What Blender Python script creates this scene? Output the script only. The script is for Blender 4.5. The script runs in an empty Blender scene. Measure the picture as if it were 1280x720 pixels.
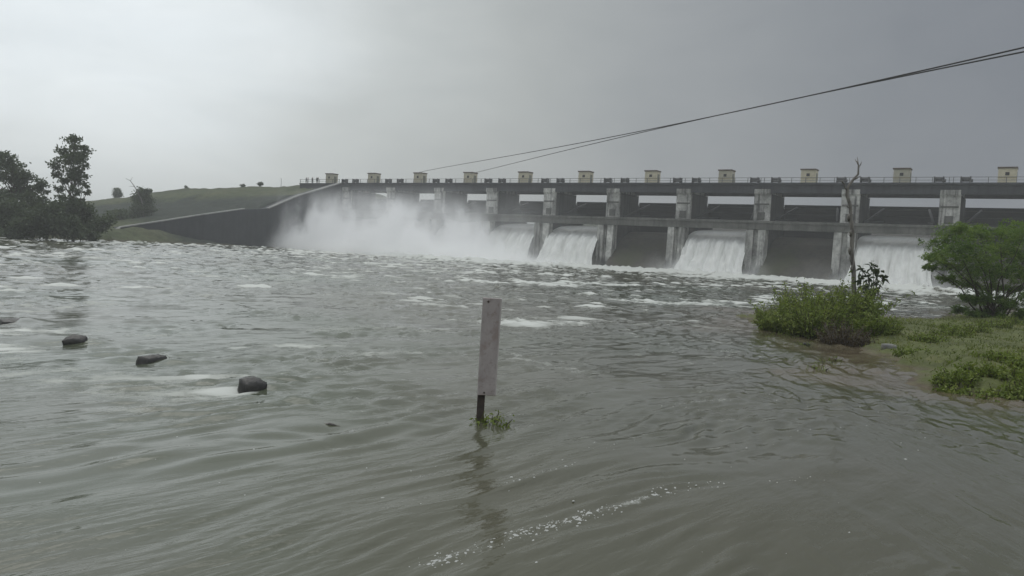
import bpy, bmesh, math, random
import numpy as np
from mathutils import Vector, Matrix
random.seed(7); RNG = np.random.default_rng(11)
SC = bpy.context.scene; COL = SC.collection
V = lambda *a: np.array(a, float)

# ------------------------------------------------------------------ camera
FPX = 1000.0                                  # focal length in pixels of a 1280 px wide frame
ROLL = math.atan(.057); PITCH = math.atan(45.4*math.cos(ROLL)/FPX)
EYE = V(0, 0, 2.2)
FWD = V(0, math.cos(PITCH), -math.sin(PITCH)); _U = V(0, math.sin(PITCH), math.cos(PITCH)); _R = V(1, 0, 0)
RGT = _R*math.cos(ROLL)+_U*math.sin(ROLL); UPV = -_R*math.sin(ROLL)+_U*math.cos(ROLL)
cd = bpy.data.cameras.new('camera'); cam = bpy.data.objects.new('camera', cd); COL.objects.link(cam)
cd.sensor_width = 36; cd.lens = FPX/1280*36; cd.clip_start = .05; cd.clip_end = 6000
M = Matrix.Identity(4)
for i in range(3):
    M[i][0] = RGT[i]; M[i][1] = UPV[i]; M[i][2] = -FWD[i]; M[i][3] = EYE[i]
cam.matrix_world = M; SC.camera = cam

def ray(x, y):
    d = FWD*FPX+RGT*(x-640)+UPV*(360-y); return d/np.linalg.norm(d)
def onz(x, y, z=0.):                          # where a pixel's ray meets a level plane
    d = ray(x, y); return EYE+d*((z-EYE[2])/d[2])
def aty(x, y, Y):                             # where it meets the plane y = Y
    d = ray(x, y); return EYE+d*(Y/d[1])
# dam frame: s along the crest, n downstream
TH = -.58531779; DO = V(14.398, 168.253, 0); DS = V(math.cos(TH), math.sin(TH), 0); DN = V(math.sin(TH), -math.cos(TH), 0)
def ondam(x, y, nn):
    d = ray(x, y); t = ((DO+DN*nn-EYE)@DN)/(d@DN); P = EYE+d*t; return (P-DO)@DS, P[2]
def ons(x, y, s):
    d = ray(x, y); t = ((DO+DS*s-EYE)@DS)/(d@DS); P = EYE+d*t; return (P-DO)@DN, P[2]
def dw(s, n, z=0.): return DO+DS*s+DN*n+V(0, 0, z)

# ------------------------------------------------------------------ world, sun, exposure
SUN_DIR = V(-.30, .36, .88); SUN_DIR = SUN_DIR/np.linalg.norm(SUN_DIR)
SUN_EL = math.asin(SUN_DIR[2]); SUN_AZ = math.atan2(SUN_DIR[0], SUN_DIR[1])
W = bpy.data.worlds.new('World'); SC.world = W; W.use_nodes = True
nt = W.node_tree; nt.nodes.clear()
def N(nt, t, **k):
    n = nt.nodes.new(t)
    for a, b in k.items(): setattr(n, a, b)
    return n
def link(nt, a, b): nt.links.new(a, b)
def mth(nt, op, a, b=None, c=None, clamp=False):
    n = N(nt, 'ShaderNodeMath', operation=op, use_clamp=clamp)
    for i, v in enumerate((a, b, c)):
        if v is None: continue
        if isinstance(v, (int, float)): n.inputs[i].default_value = v
        else: link(nt, v, n.inputs[i])
    return n.outputs[0]
def ramp(nt, fac, stops, interp='LINEAR'):
    n = N(nt, 'ShaderNodeValToRGB'); cr = n.color_ramp; cr.interpolation = interp
    while len(cr.elements) < len(stops): cr.elements.new(.5)
    for e, (p, c) in zip(cr.elements, stops):
        e.position = p; e.color = (*c, 1) if len(c) == 3 else c
    link(nt, fac, n.inputs[0]); return n.outputs[0]
def mixc(nt, fac, a, b, mode='MIX'):
    n = N(nt, 'ShaderNodeMix', data_type='RGBA', blend_type=mode)
    for s, v in ((n.inputs[0], fac), (n.inputs[6], a), (n.inputs[7], b)):
        if isinstance(v, (int, float)): s.default_value = v
        elif isinstance(v, tuple): s.default_value = (*v, 1)
        else: link(nt, v, s)
    return n.outputs[2]
def noise(nt, vec, scale, detail=4, rough=.55, dist=0., out=0):
    n = N(nt, 'ShaderNodeTexNoise'); n.inputs['Scale'].default_value = scale
    n.inputs['Detail'].default_value = detail; n.inputs['Roughness'].default_value = rough
    n.inputs['Distortion'].default_value = dist
    if vec is not None: link(nt, vec, n.inputs['Vector'])
    return n.outputs[out]
def mapping(nt, vec, scale=(1, 1, 1), rot=(0, 0, 0), loc=(0, 0, 0)):
    n = N(nt, 'ShaderNodeMapping'); n.inputs['Scale'].default_value = scale
    n.inputs['Rotation'].default_value = rot; n.inputs['Location'].default_value = loc
    link(nt, vec, n.inputs['Vector']); return n.outputs[0]
def stretched(nt, vec, ang, along, across=1.):
    """texture space whose features run along compass angle ang (radians right of +y), 'along' times longer"""
    n = N(nt, 'ShaderNodeMapping', vector_type='TEXTURE'); n.inputs['Rotation'].default_value = (0, 0, -ang)
    n.inputs['Scale'].default_value = (across, along, 1); link(nt, vec, n.inputs['Vector']); return n.outputs[0]
def dotv(nt, vec, d):
    n = N(nt, 'ShaderNodeVectorMath', operation='DOT_PRODUCT'); link(nt, vec, n.inputs[0]); n.inputs[1].default_value = d
    return n.outputs['Value']

tc = N(nt, 'ShaderNodeTexCoord'); gen = tc.outputs['Generated']
skyn = N(nt, 'ShaderNodeTexSky', sky_type='NISHITA'); skyn.sun_disc = False
skyn.sun_elevation = SUN_EL; skyn.sun_rotation = SUN_AZ; skyn.air_density = 1.5; skyn.dust_density = 4
bright = ray(40, -60)
ang = dotv(nt, gen, tuple(bright))
cl = noise(nt, mapping(nt, gen, (1, 1, 2.2)), 1.7, 4, .5, .3)
ang2 = mth(nt, 'ADD', ang, mth(nt, 'MULTIPLY', mth(nt, 'SUBTRACT', cl, .5), .10))
# overcast: thin bright cloud in front of the hidden sun, thicker grey cloud away from it
cloud = ramp(nt, mth(nt, 'MULTIPLY_ADD', ang2, .5, .5), [
    (.0, (.50, .52, .54)), (.5, (.36, .38, .405)), (.74, (.205, .222, .25)), (.80, (.225, .243, .268)), (.885, (.325, .345, .36)), (.94, (.425, .45, .45)),
    (.975, (.57, .605, .605)), (1., (.84, .90, .93))])
sep = N(nt, 'ShaderNodeSeparateXYZ'); link(nt, gen, sep.inputs[0])
elev = ramp(nt, sep.outputs[2], [(.0, (1, 1, 1)), (.32, (1.0, 1.0, 1.0)), (.8, (2.5, 2.5, 2.5)), (1., (2.9, 2.9, 2.9))], 'EASE')
cloud = mixc(nt, 1., cloud, elev, 'MULTIPLY')
fine = noise(nt, mapping(nt, gen, (1, 1, 2.5), loc=(3, 1, 0)), 5., 5, .6, .5)
cloud = mixc(nt, 1., cloud, ramp(nt, fine, [(.3, (.95, .955, .96)), (.7, (1.05, 1.045, 1.04))]), 'MULTIPLY')
nish = N(nt, 'ShaderNodeVectorMath', operation='SCALE'); link(nt, skyn.outputs[0], nish.inputs[0]); nish.inputs['Scale'].default_value = .07
tot = mixc(nt, .94, nish.outputs[0], cloud)
bg = N(nt, 'ShaderNodeBackground'); link(nt, tot, bg.inputs[0]); bg.inputs[1].default_value = 1.
wo = N(nt, 'ShaderNodeOutputWorld'); link(nt, bg.outputs[0], wo.inputs[0])

sl = bpy.data.lights.new('sun', 'SUN'); sl.energy = 1.0; sl.angle = math.radians(60); sl.color = (1, .97, .92)
so = bpy.data.objects.new('sun', sl); COL.objects.link(so)
so.rotation_euler = Vector(SUN_DIR).to_track_quat('Z', 'Y').to_euler()
SC.view_settings.view_transform = 'Standard'; SC.view_settings.look = 'None'
SC.view_settings.exposure = 0; SC.view_settings.gamma = 1; SC.view_settings.use_curve_mapping = False
SC.render.engine = 'CYCLES'; SC.cycles.max_bounces = 8; SC.cycles.volume_bounces = 4; SC.cycles.transparent_max_bounces = 16
SC.cycles.use_denoising = True

# ------------------------------------------------------------------ helpers
def tag(o, label=None, cat=None, group=None, kind=None):
    if label: o['label'] = label
    if cat: o['category'] = cat
    if group: o['group'] = group
    if kind: o['kind'] = kind
    return o
def empty(name, loc=(0, 0, 0), rz=0., label=None, cat=None, group=None):
    o = bpy.data.objects.new(name, None); COL.objects.link(o); o.location = tuple(loc); o.rotation_euler[2] = rz
    o.empty_display_size = .3
    return tag(o, label, cat, group)
def obj(name, me, mat=None, parent=None, loc=None):
    o = bpy.data.objects.new(name, me); COL.objects.link(o)
    if mat is not None and not me.materials: me.materials.append(mat)
    if parent: o.parent = parent
    if loc is not None: o.location = tuple(loc)
    return o
def np_mesh(name, verts, faces, smooth=False, attrs=None):
    """verts (n,3); faces (m,k) all of one size"""
    verts = np.asarray(verts, np.float32); faces = np.asarray(faces, np.int32)
    me = bpy.data.meshes.new(name); me.vertices.add(len(verts)); me.vertices.foreach_set('co', verts.ravel())
    k = faces.shape[1]
    me.loops.add(faces.size); me.loops.foreach_set('vertex_index', faces.ravel())
    me.polygons.add(len(faces)); me.polygons.foreach_set('loop_start', np.arange(0, faces.size, k, dtype=np.int32))
    me.polygons.foreach_set('use_smooth', np.full(len(faces), smooth))
    for nme, arr in (attrs or {}).items():
        a = me.attributes.new(nme, 'FLOAT', 'POINT'); a.data.foreach_set('value', np.asarray(arr, np.float32))
    me.update(calc_edges=True); me.validate(); return me
class MB:
    """collects simple solids into one mesh"""
    def __init__(s): s.v = []; s.f = []
    def poly(s, vs, fs):
        o = len(s.v); s.v += [tuple(map(float, p)) for p in vs]; s.f += [tuple(i+o for i in f) for f in fs]; return s
    def box(s, x0, x1, y0, y1, z0, z1):
        return s.poly([(x0,y0,z0),(x1,y0,z0),(x1,y1,z0),(x0,y1,z0),(x0,y0,z1),(x1,y0,z1),(x1,y1,z1),(x0,y1,z1)],
                      [(0,3,2,1),(4,5,6,7),(0,1,5,4),(1,2,6,5),(2,3,7,6),(3,0,4,7)])
    def prism(s, prof, x0, x1):
        """profile of (y,z) counter-clockwise seen from +x, swept from x0 to x1"""
        n = len(prof); vs = [(x0, y, z) for y, z in prof]+[(x1, y, z) for y, z in prof]
        fs = [tuple(range(n))[::-1], tuple(range(n, 2*n))]+[(i, (i+1) % n, n+(i+1) % n, n+i) for i in range(n)]
        return s.poly(vs, fs)
    def tube(s, pts, rad, sides=7, cap=True):
        pts = [V(*p) for p in pts]; n = len(pts); rad = [rad]*n if np.isscalar(rad) else rad
        vs = []; ref = V(0.31, .17, .93)
        for i, p in enumerate(pts):
            t = pts[min(i+1, n-1)]-pts[max(i-1, 0)]; t = t/(np.linalg.norm(t)+1e-9)
            if abs(t@ref) > .95: ref = V(.9, .3, .1)
            a = np.cross(t, ref); a /= np.linalg.norm(a); b = np.cross(t, a)
            for k in range(sides):
                q = 2*math.pi*k/sides; vs.append(p+(a*math.cos(q)+b*math.sin(q))*rad[i])
        fs = [(i*sides+k, i*sides+(k+1) % sides, (i+1)*sides+(k+1) % sides, (i+1)*sides+k) for i in range(n-1) for k in range(sides)]
        if cap: fs += [tuple(range(sides))[::-1], tuple(range((n-1)*sides, n*sides))]
        return s.poly(vs, fs)
    def mesh(s, name, bevel=0., smooth=False):
        me = bpy.data.meshes.new(name); me.from_pydata(s.v, [], s.f)
        bm = bmesh.new(); bm.from_mesh(me)
        bmesh.ops.recalc_face_normals(bm, faces=bm.faces)
        if bevel: bmesh.ops.bevel(bm, geom=list(bm.edges), offset=bevel, segments=1, affect='EDGES', profile=.5)
        if smooth:
            for f in bm.faces: f.smooth = True
        bm.to_mesh(me); bm.free(); me.update(); return me
    def build(s, name, mat, parent=None, loc=None, bevel=0., smooth=False):
        return obj(name, s.mesh(name, bevel, smooth), mat, parent, loc)

def fft_field(n, S, seed):
    """periodic random field with spectrum S(kx,ky) in cycles per tile"""
    r = np.random.default_rng(seed); k = np.fft.fftfreq(n)*n
    kx, ky = np.meshgrid(k, k, indexing='ij'); a = np.sqrt(S(kx, ky)); a[0, 0] = 0
    f = np.fft.ifft2(a*np.exp(2j*np.pi*r.random((n, n)))).real; return f/f.std()
def samp(F, u, v):
    """sample a tile at u,v (in tiles)"""
    n = F.shape[0]; x = (u % 1)*n; y = (v % 1)*n; i = x.astype(int) % n; j = y.astype(int) % n
    a = x-np.floor(x); b = y-np.floor(y); a = a*a*(3-2*a); b = b*b*(3-2*b); i1 = (i+1) % n; j1 = (j+1) % n
    return F[i, j]*(1-a)*(1-b)+F[i1, j]*a*(1-b)+F[i, j1]*(1-a)*b+F[i1, j1]*a*b
sstep = lambda a, b, x: (lambda t: t*t*(3-2*t))(np.clip((x-a)/(b-a), 0, 1))
FN = fft_field(256, lambda kx, ky: 1/(1+kx*kx+ky*ky)**1.5, 3)       # general fractal noise
def fbm(x, y, L): return samp(FN, x/L, y/L)

# ------------------------------------------------------------------ materials
def new_mat(name):
    m = bpy.data.materials.new(name); m.use_nodes = True; nt = m.node_tree; b = nt.nodes['Principled BSDF']
    return m, nt, b
def bump(nt, b, h, strength, dist):
    n = N(nt, 'ShaderNodeBump'); n.inputs['Strength'].default_value = strength; n.inputs['Distance'].default_value = dist
    link(nt, h, n.inputs['Height']); link(nt, n.outputs[0], b.inputs['Normal']); return n
def simple(name, c1, c2, rough=.8, scale=3., spec=.3, bumpd=0., stretch=(1, 1, 1)):
    m, nt, b = new_mat(name); co = N(nt, 'ShaderNodeTexCoord').outputs['Object']
    f = noise(nt, mapping(nt, co, stretch), scale, 6, .62)
    link(nt, ramp(nt, f, [(.32, c1), (.68, c2)]), b.inputs['Base Color'])
    b.inputs['Roughness'].default_value = rough; b.inputs['Specular IOR Level'].default_value = spec
    if bumpd: bump(nt, b, noise(nt, co, scale*4, 5), .6, bumpd)
    return m
def concrete(name, base, dark, light, streak=.5, wet=0., grime=False):
    """weathered concrete: blotches, rain streaks running down, pale lime patches"""
    m, nt, b = new_mat(name); co = N(nt, 'ShaderNodeNewGeometry').outputs['Position']
    big = noise(nt, co, .35, 5, .6); st = noise(nt, mapping(nt, co, (1.1, 1.1, .07)), 1.0, 5, .65, .2)
    fn = noise(nt, co, 2.2, 6, .7)
    c = mixc(nt, ramp(nt, big, [(.35, (0, 0, 0)), (.65, (1, 1, 1))]), base, light)
    c = mixc(nt, mth(nt, 'MULTIPLY', ramp(nt, st, [(.47, (0, 0, 0)), (.66, (1, 1, 1))]), streak), c, dark)
    c = mixc(nt, mth(nt, 'MULTIPLY', ramp(nt, fn, [(.5, (0, 0, 0)), (.72, (1, 1, 1))]), .55), c, dark)
    if grime:
        zz_ = N(nt, 'ShaderNodeSeparateXYZ'); link(nt, co, zz_.inputs[0])
        c = mixc(nt, ramp(nt, mth(nt, 'MULTIPLY_ADD', st, 5., mth(nt, 'MULTIPLY', zz_.outputs[2], -1.)), [(.0, (0, 0, 0)), (1., (.8, .8, .8))]), c, (.03, .032, .026))
    if wet: c = mixc(nt, mth(nt, 'MULTIPLY', ramp(nt, noise(nt, mapping(nt, co, (1, 1, .5)), .13, 4, .6), [(.5, (0, 0, 0)), (.62, (1, 1, 1))]), .7), c, (.05, .058, .025))
    link(nt, c, b.inputs['Base Color']); b.inputs['Roughness'].default_value = .85-.45*wet
    b.inputs['Specular IOR Level'].default_value = .25+.25*wet
    bump(nt, b, fn, .5, .06); return m
M_CON = concrete('concrete_pier', (.21, .21, .195), (.03, .03, .028), (.60, .60, .56), .9, grime=True)
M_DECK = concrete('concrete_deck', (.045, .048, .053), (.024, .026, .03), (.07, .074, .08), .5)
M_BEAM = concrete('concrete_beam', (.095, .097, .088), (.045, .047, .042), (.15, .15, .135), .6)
M_WET = concrete('concrete_wet', (.05, .047, .038), (.022, .023, .02), (.075, .068, .052), .6, .3)
M_WALL = concrete('masonry_wall', (.028, .032, .037), (.016, .018, .021), (.045, .049, .054), .5)
M_COPE = concrete('coping', (.22, .22, .21), (.12, .12, .115), (.32, .32, .30), .5)
M_FLANK = concrete('dark_flank', (.045, .046, .045), (.02, .021, .021), (.085, .086, .082), .7)  # darker concrete colour for the thin panels over the pier sides
M_STEEL = simple('gate_steel', (.016, .0175, .0195), (.03, .032, .034), .55, .8, .4, stretch=(1, 1, .3))
M_DARK = simple('dark_machinery', (.035, .037, .04), (.07, .07, .07), .6, 4.)
M_CREAM = simple('cream_plaster', (.50, .47, .36), (.62, .59, .47), .85, 1.2, .2)
nt = M_CREAM.node_tree; b = nt.nodes['Principled BSDF']; src = b.inputs['Base Color'].links[0].from_socket
rnd = N(nt, 'ShaderNodeObjectInfo').outputs['Random']; link(nt, mixc(nt, 1., src, ramp(nt, rnd, [(0, (.72, .74, .76)), (.5, (.95, .93, .88)), (1, (1.08, 1.05, .98))]), 'MULTIPLY'), b.inputs['Base Color'])
M_ROOF = simple('roof_slab', (.075, .06, .045), (.13, .10, .075), .9, 2.)
M_WIN = simple('dark_window', (.02, .02, .022), (.035, .035, .035), .35, 3.)
M_RAIL = simple('rail_paint', (.12, .125, .125), (.2, .2, .19), .6, 3.)
M_STONE = simple('wet_stone', (.009, .009, .0085), (.042, .04, .034), .45, 7., .5, .02)
M_BARK = simple('bark', (.045, .038, .03), (.09, .075, .06), .9, 9., .2, .01, (1, 1, .3))
M_DEAD = simple('dead_wood', (.07, .065, .06), (.26, .245, .22), .9, 9., .2, .01, (1, 1, .25))
M_WIRE = simple('cable', (.03, .03, .032), (.05, .05, .05), .6, 2.)
M_STAKE = simple('rusty_steel', (.025, .022, .02), (.075, .055, .042), .7, 14., .4, .004)
def leafmat(name, cols, rough=.6):
    m, nt, b = new_mat(name); at = N(nt, 'ShaderNodeAttribute', attribute_name='var').outputs['Fac']
    n = len(cols); c = ramp(nt, at, [(i/(n-1), k) for i, k in enumerate(cols)])
    link(nt, c, b.inputs['Base Color']); b.inputs['Roughness'].default_value = rough; b.inputs['Specular IOR Level'].default_value = .25
    tr = N(nt, 'ShaderNodeBsdfTranslucent'); link(nt, mixc(nt, 1., c, (1., 1.05, .5), 'MULTIPLY'), tr.inputs[0])
    mx = N(nt, 'ShaderNodeMixShader'); mx.inputs[0].default_value = .3
    link(nt, b.outputs[0], mx.inputs[1]); link(nt, tr.outputs[0], mx.inputs[2])
    link(nt, mx.outputs[0], nt.nodes['Material Output'].inputs[0]); return m
L_FAR = leafmat('leaf_far', [(.06, .08, .052), (.078, .104, .062), (.10, .128, .074)])
L_ACA = leafmat('leaf_thorn', [(.05, .09, .02), (.085, .15, .03), (.135, .215, .046), (.20, .275, .066)])
L_WEED = leafmat('leaf_weed', [(.07, .095, .022), (.125, .17, .036), (.18, .235, .052), (.25, .28, .085)])
L_DRY = leafmat('leaf_dry', [(.045, .035, .025), (.08, .06, .042), (.12, .10, .06)])
L_BROAD = leafmat('leaf_broad', [(.022, .035, .018), (.04, .06, .026), (.06, .085, .035)], .45)
L_GRASS = leafmat('grass_blade', [(.07, .085, .022), (.11, .14, .036), (.15, .185, .046), (.21, .205, .075)])

# ------------------------------------------------------------------ terrain
WALL_S = -69.5
WP = [ons(*p, WALL_S) for p in ((441, 231), (372, 245), (334, 261), (304, 261.5), (250, 269), (200, 277), (150, 284.5), (139, 292))]
WN = np.array([p[0] for p in WP]); WZ = np.array([p[1] for p in WP]); WZ[0] = min(WZ[0], 17.0)
RS = np.array([ondam(*p, -2)[0] for p in ((0, 262), (110, 253), (190, 244.5), (235, 236.5), (320, 233.5), (372, 233))]+[-60])
RZ = np.array([ondam(*p, -2)[1] for p in ((0, 262), (110, 253), (190, 244.5), (235, 236.5), (320, 233.5), (372, 233))]+[17.0])
WEND = WN[-1]
SHORE = [dw(WALL_S, WEND+2)[:2], dw(WALL_S-1, WEND+6)[:2]]+[onz(*p)[:2] for p in ((100, 301.5), (50, 299.5), (0, 298), (-120, 294), (-320, 300))]+[V(-75, 20), V(-80, -60)]
SHX = np.array([p[0] for p in SHORE]); SHY = np.array([p[1] for p in SHORE])
def left_ground(x, y):
    s = (x-DO[0])*DS[0]+(y-DO[1])*DS[1]; n = (x-DO[0])*DN[0]+(y-DO[1])*DN[1]
    crest = np.interp(s, RS, RZ)
    prof = np.interp(n, np.r_[-60, -8, WN, WN[-1]+30], np.r_[8., WZ[0], WZ, .9])
    hill = prof*np.clip(crest/17., 0, 1)*sstep(-900, -420, s)
    hill = np.where(n > 0, np.minimum(hill, np.interp(n, WN, WZ)-.25), hill)   # stays below the wall's coping
    # bank level near the shore
    o = np.argsort(SHY); shx = np.interp(y, SHY[o], SHX[o])
    d = shx-x                                    # metres inside the left bank
    bank = np.clip(d*.16, -2.0, 1.3)+fbm(x, y, 60)*.25*sstep(0, 8, d)+fbm(x, y, 14)*.08
    inside = (s < WALL_S-1.9)
    h = np.where(inside & (n < WEND+3), np.maximum(hill, .7), np.where(d > -6, np.maximum(bank, np.where(n > WEND, np.minimum(hill, bank+2), -9)), -2.0))
    # toe of grassy bank in front of the wall
    toe = 3.0*np.exp(-((n-WEND+4)/17)**2)*sstep(WALL_S+10, WALL_S+.5, s)+fbm(x, y, 10)*.25-.4
    h = np.where(~inside & (n < WEND+6) & (s < WALL_S+12), np.maximum(h, toe), h)
    h = np.where((s > WALL_S-4) & (n < 3), np.minimum(h, np.where(s > WALL_S-.5, -2., 16.6)), h)
    h = h+np.where(inside, fbm(x+50, y, 25)*.18, 0)
    return np.where((x > 60) | ((s > WALL_S+14)), -2.0, h)
gx = np.unique(np.r_[np.arange(-900, -260, 40), np.arange(-260, 30, 1.25), np.arange(30, 901, 30)])
gy = np.unique(np.r_[np.arange(-300, 20, 20), np.arange(20, 330, 1.25), np.arange(330, 901, 30)])
X, Y = np.meshgrid(gx, gy, indexing='ij'); Z = left_ground(X, Y)
def grid_faces(a, b):
    i = np.arange(a*b).reshape(a, b); return np.c_[i[:-1, :-1].ravel(), i[1:, :-1].ravel(), i[1:, 1:].ravel(), i[:-1, 1:].ravel()]
s_ = (X-DO[0])*DS[0]+(Y-DO[1])*DS[1]; n_ = (X-DO[0])*DN[0]+(Y-DO[1])*DN[1]
slope_band = sstep(13, 18, n_+.10*(s_+75)+fbm(X, Y, 20)*1.2)*sstep(WEND-4, WEND-16, n_)  # mask for a darker green band across the lower embankment slope
m, nt, b = new_mat('grassy_ground'); co = N(nt, 'ShaderNodeNewGeometry').outputs['Position']
f1 = noise(nt, co, .09, 6, .65); f2 = noise(nt, co, .9, 6, .7)
c = ramp(nt, f1, [(.3, (.05, .062, .035)), (.5, (.075, .09, .047)), (.7, (.10, .105, .06))])
c = mixc(nt, 1., c, ramp(nt, f2, [(.3, (.55, .55, .55)), (.7, (1.3, 1.3, 1.25))]), 'MULTIPLY')
c = mixc(nt, N(nt, 'ShaderNodeAttribute', attribute_name='dark_band').outputs['Fac'], c, ramp(nt, f2, [(.3, (.022, .029, .024)), (.7, (.05, .06, .046))]))
sepg = N(nt, 'ShaderNodeSeparateXYZ'); link(nt, co, sepg.inputs[0])
c = mixc(nt, ramp(nt, mth(nt, 'MULTIPLY_ADD', f2, .5, sepg.outputs[2]), [(.3, (1, 1, 1)), (.75, (0, 0, 0))]), c, (.07, .06, .043))
link(nt, c, b.inputs['Base Color']); b.inputs['Roughness'].default_value = .95; b.inputs['Specular IOR Level'].default_value = .15
bump(nt, b, f2, .8, .5); M_GROUND = m
g = obj('ground', np_mesh('ground', np.c_[X.ravel(), Y.ravel(), Z.ravel()], grid_faces(len(gx), len(gy)), True, {'dark_band': slope_band.ravel()}), M_GROUND)
tag(g, kind='structure')

# right bank: a low muddy, grassy spit
BANK = [onz(*p)[:2] for p in ((1300, 498), (1235, 494), (1182, 484), (1168, 466), (1125, 449), (1085, 441), (1040, 426), (960, 408), (938, 397), (952, 390), (1040, 390), (1110, 402), (1190, 398), (1290, 389))]+[V(150, 95), V(200, 20), V(60, -5), V(22, 11)]
BANK = np.array(BANK)
def poly_sd(x, y, P):
    """signed distance, positive inside"""
    d = np.full(x.shape, 1e9); ins = np.zeros(x.shape, bool)
    for i in range(len(P)):
        a = P[i]; b_ = P[(i+1) % len(P)]; e = b_-a; t = np.clip(((x-a[0])*e[0]+(y-a[1])*e[1])/(e@e), 0, 1)
        d = np.minimum(d, np.hypot(x-a[0]-t*e[0], y-a[1]-t*e[1]))
        ins ^= ((a[1] > y) != (b_[1] > y)) & (x < (b_[0]-a[0])*(y-a[1])/(b_[1]-a[1]+1e-12)+a[0])
    return np.where(ins, d, -d)
def bank_h(x, y):
    sd = poly_sd(x, y, BANK)+fbm(x, y, 9)*.35+fbm(x+7, y, 2.5)*.12
    far = sstep(26, 40, y)*sstep(12, 30, x)
    mound = .34*np.exp(-((x-11.6)/2.6)**2-((y-30.5)/5.5)**2)
    near = .42*np.exp(-((x-12.5)/4.)**2-((y-17.8)/3.)**2)
    h = np.where(sd > 0, np.minimum(sd*.13, .22+.25*sstep(4, 16, sd)), np.maximum(sd*.25, -2.))
    return h+(mound+near)*sstep(-.3, 1.2, sd)+(fbm(x, y, 5)*.04+fbm(x, y+3, 1.3)*.018)*sstep(-.2, .6, sd)
bx_ = np.unique(np.r_[np.arange(4, 30, .16), np.arange(30, 210, 3)]); by_ = np.unique(np.r_[np.arange(-20, 12, 4), np.arange(12, 48, .16), np.arange(48, 105, 3)])
X, Y = np.meshgrid(bx_, by_, indexing='ij'); Z = bank_h(X, Y)
m, nt, b = new_mat('bank_earth'); co = N(nt, 'ShaderNodeNewGeometry').outputs['Position']
f1 = noise(nt, co, .5, 6, .65); f2 = noise(nt, co, 5., 6, .7)
gr = ramp(nt, f1, [(.3, (.072, .082, .026)), (.55, (.098, .115, .036)), (.72, (.135, .132, .055))])
mud = ramp(nt, f1, [(.3, (.085, .068, .047)), (.7, (.15, .122, .085))])
sepg = N(nt, 'ShaderNodeSeparateXYZ'); link(nt, co, sepg.inputs[0])
hz = mth(nt, 'ADD', mth(nt, 'MULTIPLY_ADD', f1, .22, sepg.outputs[2]), mth(nt, 'MULTIPLY', f2, .06))
c = mixc(nt, ramp(nt, hz, [(.12, (0, 0, 0)), (.22, (1, 1, 1))]), mud, gr)
c = mixc(nt, 1., c, ramp(nt, f2, [(.3, (.7, .7, .7)), (.7, (1.2, 1.2, 1.2))]), 'MULTIPLY')
link(nt, c, b.inputs['Base Color']); b.inputs['Roughness'].default_value = .8; b.inputs['Specular IOR Level'].default_value = .3
bump(nt, b, f2, .8, .06)
rb = obj('right_bank', np_mesh('right_bank', np.c_[X.ravel(), Y.ravel(), Z.ravel()], grid_faces(len(bx_), len(by_)), True), m); tag(rb, kind='structure')

# ------------------------------------------------------------------ river
STONES = [(315, 485, .38, .12), (190, 453, .42, .11), (95, 428, .46, .095), (15, 402, .50, .05)]    # pixel of the foot, width, height out of the water
STONE_P = [onz(a, c_)[:2] for a, c_, _, _ in STONES]; POST_P = onz(600, 528)[:2]
NR, NA = 640, 640
rr = 2.2*np.exp(np.linspace(0, math.log(340/2.2), NR)); aa = np.radians(np.linspace(-66, 62, NA))
Rg, Ag = np.meshgrid(rr, aa, indexing='ij'); X = Rg*np.sin(Ag); Y = Rg*np.cos(Ag)-1.2
s_ = (X-DO[0])*DS[0]+(Y-DO[1])*DS[1]; n_ = (X-DO[0])*DN[0]+(Y-DO[1])*DN[1]
def band(k0, dk, ax, ay):
    return lambda kx, ky: np.exp(-((np.hypot(kx*ax, ky*ay)-k0)/dk)**2)
F_ISO = fft_field(256, band(10, 5, 1, 1), 21)                                     # ~10 waves per tile
F_STR = fft_field(512, lambda kx, ky: np.exp(-((abs(kx)-38)/17)**2)*np.exp(-(ky/4.5)**2), 22)   # long-crested, crests along v
F_STR2 = fft_field(512, lambda kx, ky: np.exp(-((abs(kx)-20)/9)**2)*np.exp(-(ky/3.5)**2), 23)
def streak(F, ang, L, ox=0.):
    """crest lines run along compass angle ang (radians right of +y)"""
    u = X*math.cos(ang)-Y*math.sin(ang); v = X*math.sin(ang)+Y*math.cos(ang)
    return samp(F, (u+ox)/L, (v+ox*.7)/L)
wr = sstep(1.5, 5.5, X+fbm(X, Y, 12)*1.0-.12*(Y-8))                                # right-hand pattern: crests point at the viewer
wl = 1-wr
F_P = fft_field(128, lambda kx, ky: np.exp(-(np.hypot(kx, ky)/4.)**2), 33)
patch = sstep(-.7, 1.1, samp(F_P, X/22, Y/22)+.1); patch2 = sstep(-.5, 1.2, samp(F_P, X/15+.4, Y/15+.2))
wx, wy = X, Y
F_LOW = fft_field(128, lambda kx, ky: np.exp(-(np.hypot(kx, ky)/2.2)**2), 31)
low = lambda L_, ox=0.: samp(F_LOW, (wx+ox)/L_, (wy+ox*.6)/L_)
X = wx+low(14)*.26; Y = wy+low(14, 5)*.26                                         # bend the crests gently
near_rip = (streak(F_STR, math.radians(38), 14)*wl*(.25+patch)+streak(F_STR, math.radians(0), 12, 5)*wr*(.3+1.1*patch2))*.0085
near_mid = (streak(F_STR2, math.radians(44), 22, 3)*wl+streak(F_STR2, math.radians(8), 18, 9)*wr)*.014*(.3+patch2)
fine_rip = streak(F_STR, math.radians(62), 10., 4)*.007*(.2+patch)*sstep(6, 14, np.hypot(wx, wy))*sstep(90, 40, np.hypot(wx, wy))*wl+(streak(F_STR, math.radians(50), 6.5, 2)*wl*patch2+streak(F_STR, math.radians(-8), 6., 1)*wr*patch)*.0036*sstep(60, 25, np.hypot(wx, wy))*1.3
X, Y = wx, wy
dist = np.hypot(X, Y)
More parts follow.
